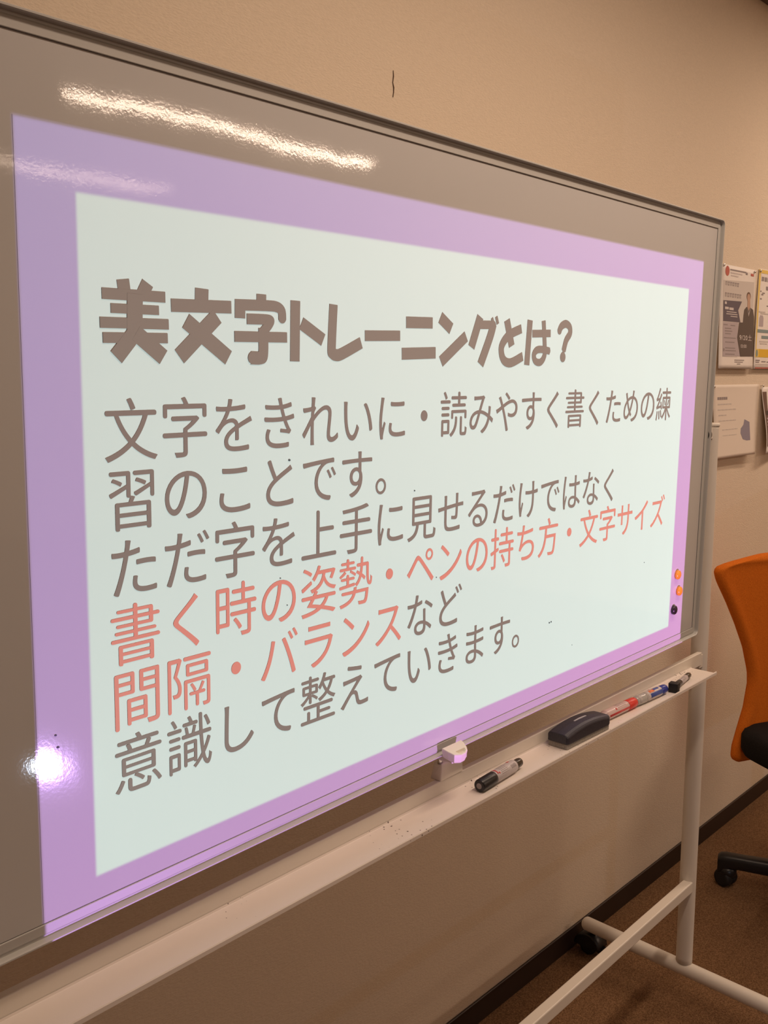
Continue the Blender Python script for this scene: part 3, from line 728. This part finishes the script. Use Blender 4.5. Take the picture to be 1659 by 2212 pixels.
for k, (a_, b_) in enumerate(((1.15, 1.225), (1.15, 1.215), (1.17, 1.195))):
    decal('footer_line', M_ptext, f1, dense(rect(a_, .6295 - .0060 * k, b_, .6318 - .0060 * k)), fl, 2)
pin(1.0609, .9351 - .018, .004, 'steel push pin at the upper left corner of the suit flyer')
pin(1.3008, .9140, .004, 'steel push pin at the upper right corner of the suit flyer')
# yellow bordered flyer, cut by the photo's edge
f2 = thing('flyer', 'yellow-bordered flyer with teal bars, right of the suit flyer', 'flyer', wall_pt(1.45, z0, .01), 'papers on the wall')
lift2 = lambda x, z: .0035 + .010 * max(0, (.93 - z) / .33) ** 1.5
sheet('sheet', M_paper, 1.31, 1.56, .6045, .9275, lambda u, v: lift2(0, .6045 + .323 * v), f2, edge=lambda v: (1.3090 + .0300 * v, 1.5500 + .030 * v))
for nm, poly in (('yellow_border', [(1.3385, .9255), (1.568, .9255), (1.568, .9140), (1.3530, .9140), (1.3290, .6550), (1.3230, .6550)]),
                 ('yellow_band', [(1.3240, .6690), (1.545, .6690), (1.545, .6420), (1.3200, .6420)])):
    decal(nm, M_pyel, f2, dense(poly), lift2, 1)
decal('gold_block', M_pgold, f2, dense([(1.3520, .6690), (1.545, .6690), (1.545, .6430), (1.3500, .6430)]), lift2, 2)
decal('green_mark', M_pteal, f2, ell(1.3340, .6550, .0075, .0115), lift2, 3)
for k in range(5):
    decal('headline_character', M_ptext, f2, dense([(1.3600 + .026 * k, .8890), (1.3800 + .026 * k, .8900), (1.3810 + .026 * k, .9030), (1.3610 + .026 * k, .9030)]), lift2, 2)
decal('headline_character', M_ptext, f2, dense(rect(1.400, .862, 1.425, .874)), lift2, 2)
for (a_, b_, za, zb_) in ((1.337, 1.53, .7225, .7330), (1.372, 1.52, .7035, .7130)):
    decal('teal_bar', M_pteal, f2, dense(rect(a_, za, b_, zb_)), lift2, 2)
decal('bottle_picture', M_plav, f2, dense([(1.3500, .7430), (1.3830, .7430), (1.3850, .7700), (1.3780, .7790), (1.3590, .7790), (1.3520, .7700)]), lift2, 2)
for (a_, b_, zz) in ((1.352, 1.362, .856), (1.362, 1.378, .846), (1.352, 1.366, .832), (1.37, 1.39, .851), (1.345, 1.40, .790), (1.36, 1.43, .785), (1.355, 1.43, .694), (1.36, 1.42, .687), (1.42, 1.47, .842), (1.41, 1.44, .811)):
    decal('body_line', M_ptext if zz > .8 else M_pgrey, f2, dense(rect(a_, zz - .002, b_, zz + .002)), lift2, 2)
for (a_, b_, zz, mm) in ((1.325, 1.36, .632, M_ptext), (1.325, 1.355, .626, M_ptext), (1.375, 1.41, .628, M_ptext), (1.42, 1.45, .627, M_ptext), (1.325, 1.52, .619, M_pgrey), (1.322, 1.54, .607, M_pred)):
    decal('footer_line', mm, f2, dense(rect(a_, zz - .0017, b_, zz + .0017)), lift2, 2)
pin(1.345, .9200, .005, 'steel push pin at the upper left corner of the yellow flyer')
# cream sheet with faint text and a slate blue figure
def lift3(u, v): return .003 + .020 * (1 - v) ** 1.4 + .010 * max(0, u - .55) ** 1.5 * (1 - v)
def l3(x, z): return lift3(min(max((x - 1.03) / .33, 0), 1), min(max((z - .3247) / .229, 0), 1))
f3 = thing('notice_sheet', 'cream notice with faint text lines and a slate blue blot, below the suit flyer', 'notice', wall_pt(1.19, .3247, .01), 'papers on the wall')
sheet('sheet', M_paper2, 1.03, 1.36, .3247, .5535, lift3, f3, ns=14, edge=lambda v: (1.0285, 1.3300 + .060 * v))
for (a_, b_, zz, hh) in ((1.060, 1.136, .5112, .0042), (1.062, 1.168, .4930, .0018), (1.061, 1.202, .4760, .0018), (1.066, 1.126, .4588, .0018), (1.065, 1.20, .4415, .0015), (1.088, 1.21, .4132, .0013), (1.09, 1.20, .395, .001)):
    n = 5; 
    for k in range(n):
        wq = (b_ - a_) / n
        decal('text_word', M_pgrey if hh < .004 else M_ptext, f3, dense(rect(a_ + wq * k, zz - hh, a_ + wq * (k + .82), zz + hh), .01), l3, 1)
decal('blue_blot', M_pblue, f3, dense([(1.2629, .441), (1.302, .431), (1.301, .3717), (1.2722, .3716), (1.2429, .3773), (1.2281, .3965), (1.2313, .4121), (1.2545, .4241)], .01), l3, 1)
pin(1.0340, .5480, .004, 'small dull pin at the upper left corner of the cream notice')
# bulging booklet pages at the very edge
f4 = thing('notice_sheet', 'curled sheet with dark print and black marks, right of the cream notice', 'notice', wall_pt(1.5, .32, .01), 'papers on the wall')
def lift4(u, v): return .004 + .034 * math.sin(PI * min(1, (1 - v) * .62 + .05)) * (1 - .85 * u) * (.35 + .65 * (1 - v))
def l4(x, z): return lift4(min(max((x - 1.405) / .25, 0), 1), min(max((z - .321) / .223, 0), 1))
sheet('sheet', M_paper, 1.405, 1.655, .321, .544, lift4, f4, ns=14)
decal('dark_picture', M_pdark, f4, dense([(1.409, .528), (1.446, .528), (1.440, .42), (1.424, .345), (1.414, .345), (1.412, .42)], .01), l4, 1)
decal('dark_picture', M_pdark, f4, dense([(1.470, .528), (1.54, .528), (1.54, .345), (1.462, .345)], .01), l4, 1)
decal('black_mark', M_pblack, f4, dense(rect(1.420, .450, 1.446, .464), .01), l4, 2)
decal('black_mark', M_pblack, f4, dense(rect(1.462, .450, 1.50, .464), .01), l4, 2)
for k in range(8): decal('text_word', M_plav, f4, dense(rect(1.424, .436 - .011 * k, 1.4395, .441 - .011 * k), .01), l4, 2)
pin(1.4120, .5480, .008, 'bright steel push pin holding the curled sheet')

# ------------------------------------------------------------------ office chair
chair = thing('office_chair', 'orange fabric office chair with black seat and base behind the stand', 'chair', (.815, -.107, FLOOR))
CN = Vector((-.5, -.866, 0)); CU = Vector((.866, -.5, 0)); CB = Vector((.845, .075, 0)); CC = Vector((.815, -.107, 0)); CURV = .2
OUT = [(0.0, 0.0699), (-0.07, 0.0689), (-0.0826, 0.0639), (-0.1026, 0.0671), (-0.1652, 0.0578), (-0.236, 0.0474), (-0.2655, 0.0411), (-0.2751, 0.036), (-0.2784, 0.026), (-0.2747, 0.0117), (-0.2663, -0.0062), (-0.2283, -0.0678), (-0.1917, -0.135), (-0.1566, -0.2093), (-0.1333, -0.2867), (-0.1307, -0.323), (-0.1417, -0.3973), (-0.1616, -0.4606), (-0.1764, -0.5115), (-0.1785, -0.5411), (-0.1725, -0.5521), (-0.1611, -0.5589), (-0.1428, -0.5583), (-0.1, -0.5623), (0.0, -0.5623)]
def back_pt(u, z, d): 
    p = CB + CU * u + CN * (CURV * u * u + d); return Vector((p.x, p.y, z))
def chair_back():
    """padded shell: rows up the back, columns across, thick rounded rim"""
    half = sorted([(z, -u) for u, z in OUT[2:-2]])
    zlo, zhi = half[0][0], OUT[0][1]
    def hw(z):
        best = 0.0
        seq = OUT
        for (u0, za), (u1, zb_) in zip(seq[:-1], seq[1:]):
            if (za - z) * (zb_ - z) <= 0 and abs(za - zb_) > 1e-9:
                best = max(best, -(u0 + (u1 - u0) * (z - za) / (zb_ - za)))
        return best
    zt_, zb_ = max(q[1] for q in OUT), min(q[1] for q in OUT)
    zs = []
    n = 64
    for i in range(n + 1):
        t = i / n; zs.append(zb_ + (zt_ - zb_) * (.5 - .5 * math.cos(PI * t)))
    m = MB(); nu = 28
    front, back = [], []
    for z in zs:
        zz = min(max(z, zb_ + .0004), zt_ - .0004); h = hw(zz)
        ez = min(zt_ - z, z - zb_)
        for d, lst in ((.017, front), (-.015, back)):
            row = []
            for k in range(nu + 1):
                q = -math.cos(PI * k / nu); u = h * q
                e = min(h * (1 - abs(q)), ez * 1.1); R = .020
                f = math.sqrt(max(0, 1 - (1 - min(e / R, 1)) ** 2))
                lip = .004 * math.exp(-((e - .020) / .010) ** 2) if d > 0 else 0
                row.append(back_pt(u, z, d * f + lip))
            lst.append(row)
    w_ = nu + 1; vs = [p for r in front for p in r] + [p for r in back for p in r]; N_ = w_ * len(zs); fs = []
    for j in range(len(zs) - 1):
        for k in range(nu):
            i = j * w_ + k; fs += [(i, i + 1, i + w_ + 1, i + w_), (N_ + i, N_ + i + w_, N_ + i + w_ + 1, N_ + i + 1)]
        i = j * w_; fs.append((i, i + w_, N_ + i + w_, N_ + i)); i += nu; fs.append((i, N_ + i, N_ + i + w_, i + w_))
    o = m.add(vs, fs, True).build('backrest', M_chair, chair)
    return o
chair_back()
def ch(u, f, z): 
    p = CC + CU * u + CN * f; return Vector((p.x, p.y, z))
SEAT_Z = -.478
m = MB(); rings = []
sp_ = rounded_rect(.49, .44, .10, 8, 0, .030)
for k, z in ((.90, SEAT_Z - .050), (.97, SEAT_Z - .046), (1.0, SEAT_Z - .030), (1.0, SEAT_Z + .010), (.97, SEAT_Z + .026), (.90, SEAT_Z + .034), (.6, SEAT_Z + .038), (.2, SEAT_Z + .036)):
    rings.append([ch(u * k, .045 + (f - .045) * k, z) for u, f in sp_])
m.rings(rings).build('seat', M_seat, chair)
MB().box(-.03, .03, -.26, -.02, SEAT_Z - .075, SEAT_Z - .048, lambda v: ch(v.x, v.y, v.z)).build('back_bracket', M_blackp, chair, bevel=.006)
MB().tube([ch(0, -.215, SEAT_Z - .06), ch(0, -.245, SEAT_Z - .02), ch(0, -.235, SEAT_Z + .10)], .018).build('back_stem', M_blackp, chair)
MB().lathe([(0, .028), (.2, .028), (.201, .018), (.42, .018)], (CC.x, CC.y, -.90), (0, 0, 1), 24).build('gas_column', M_blackp, chair)
MB().box(-.09, .09, -.10, .12, SEAT_Z - .085, SEAT_Z - .048, lambda v: ch(v.x, v.y, v.z)).build('mechanism', M_blackp, chair, bevel=.01)
MB().lathe([(0, .040), (.010, .045), (.055, .040), (.065, .030)], (CC.x, CC.y, -.930), (0, 0, 1), 24).build('hub', M_blackp, chair)
caster0 = Vector((.727, .165, 0)); a0 = math.atan2(caster0.y - CC.y, caster0.x - CC.x); R0 = (caster0 - CC).length
for k in range(5):
    a = a0 + 2 * PI * k / 5; d = Vector((math.cos(a), math.sin(a), 0)); sd = Vector((-d.y, d.x, 0))
    rings = []
    for t, hw, zt_, zb_ in ((.03, .026, -.860, -.915), (.15, .0235, -.863, -.912), (R0 - .03, .0205, -.8660, -.9110), (R0 + .006, .0215, -.8660, -.9200), (R0 + .022, .0205, -.869, -.928), (R0 + .030, .0160, -.876, -.928)):
        r = []
        for (x, y) in rounded_rect(2 * hw, zt_ - zb_, min(hw, (zt_ - zb_) / 2) * .75, 4): r.append(CC + d * t + sd * x + Vector((0, 0, (zt_ + zb_) / 2 + y)))
        rings.append(r)
    arm = MB().rings(rings).build('base_arm', M_blackp, chair)
    c = CC + d * R0; c.z = -.9420
    MB().lathe([(0, .018), (.004, .025), (.020, .027), (.032, .022)], (c.x, c.y, -.906), (0, 0, -1), 20).build('caster_housing', M_blackp, arm)
    MB().lathe([(0, .007), (.03, .007)], (c.x, c.y, -.925), (0, 0, 1), 12).build('caster_stem', M_blackp, arm)
    q = a + 1.0; ax = Vector((math.cos(q), math.sin(q), 0)); cc = c + Vector((-ax.y, ax.x, 0)) * -.006
    m = MB()
    m.lathe([(-.026, .018), (-.024, .0250), (-.017, .0278), (-.004, .0278), (-.002, .024), (.002, .024), (.004, .0278), (.017, .0278), (.024, .0250), (.026, .018)], cc, ax, 28)
    m.build('caster', M_blackr, arm)
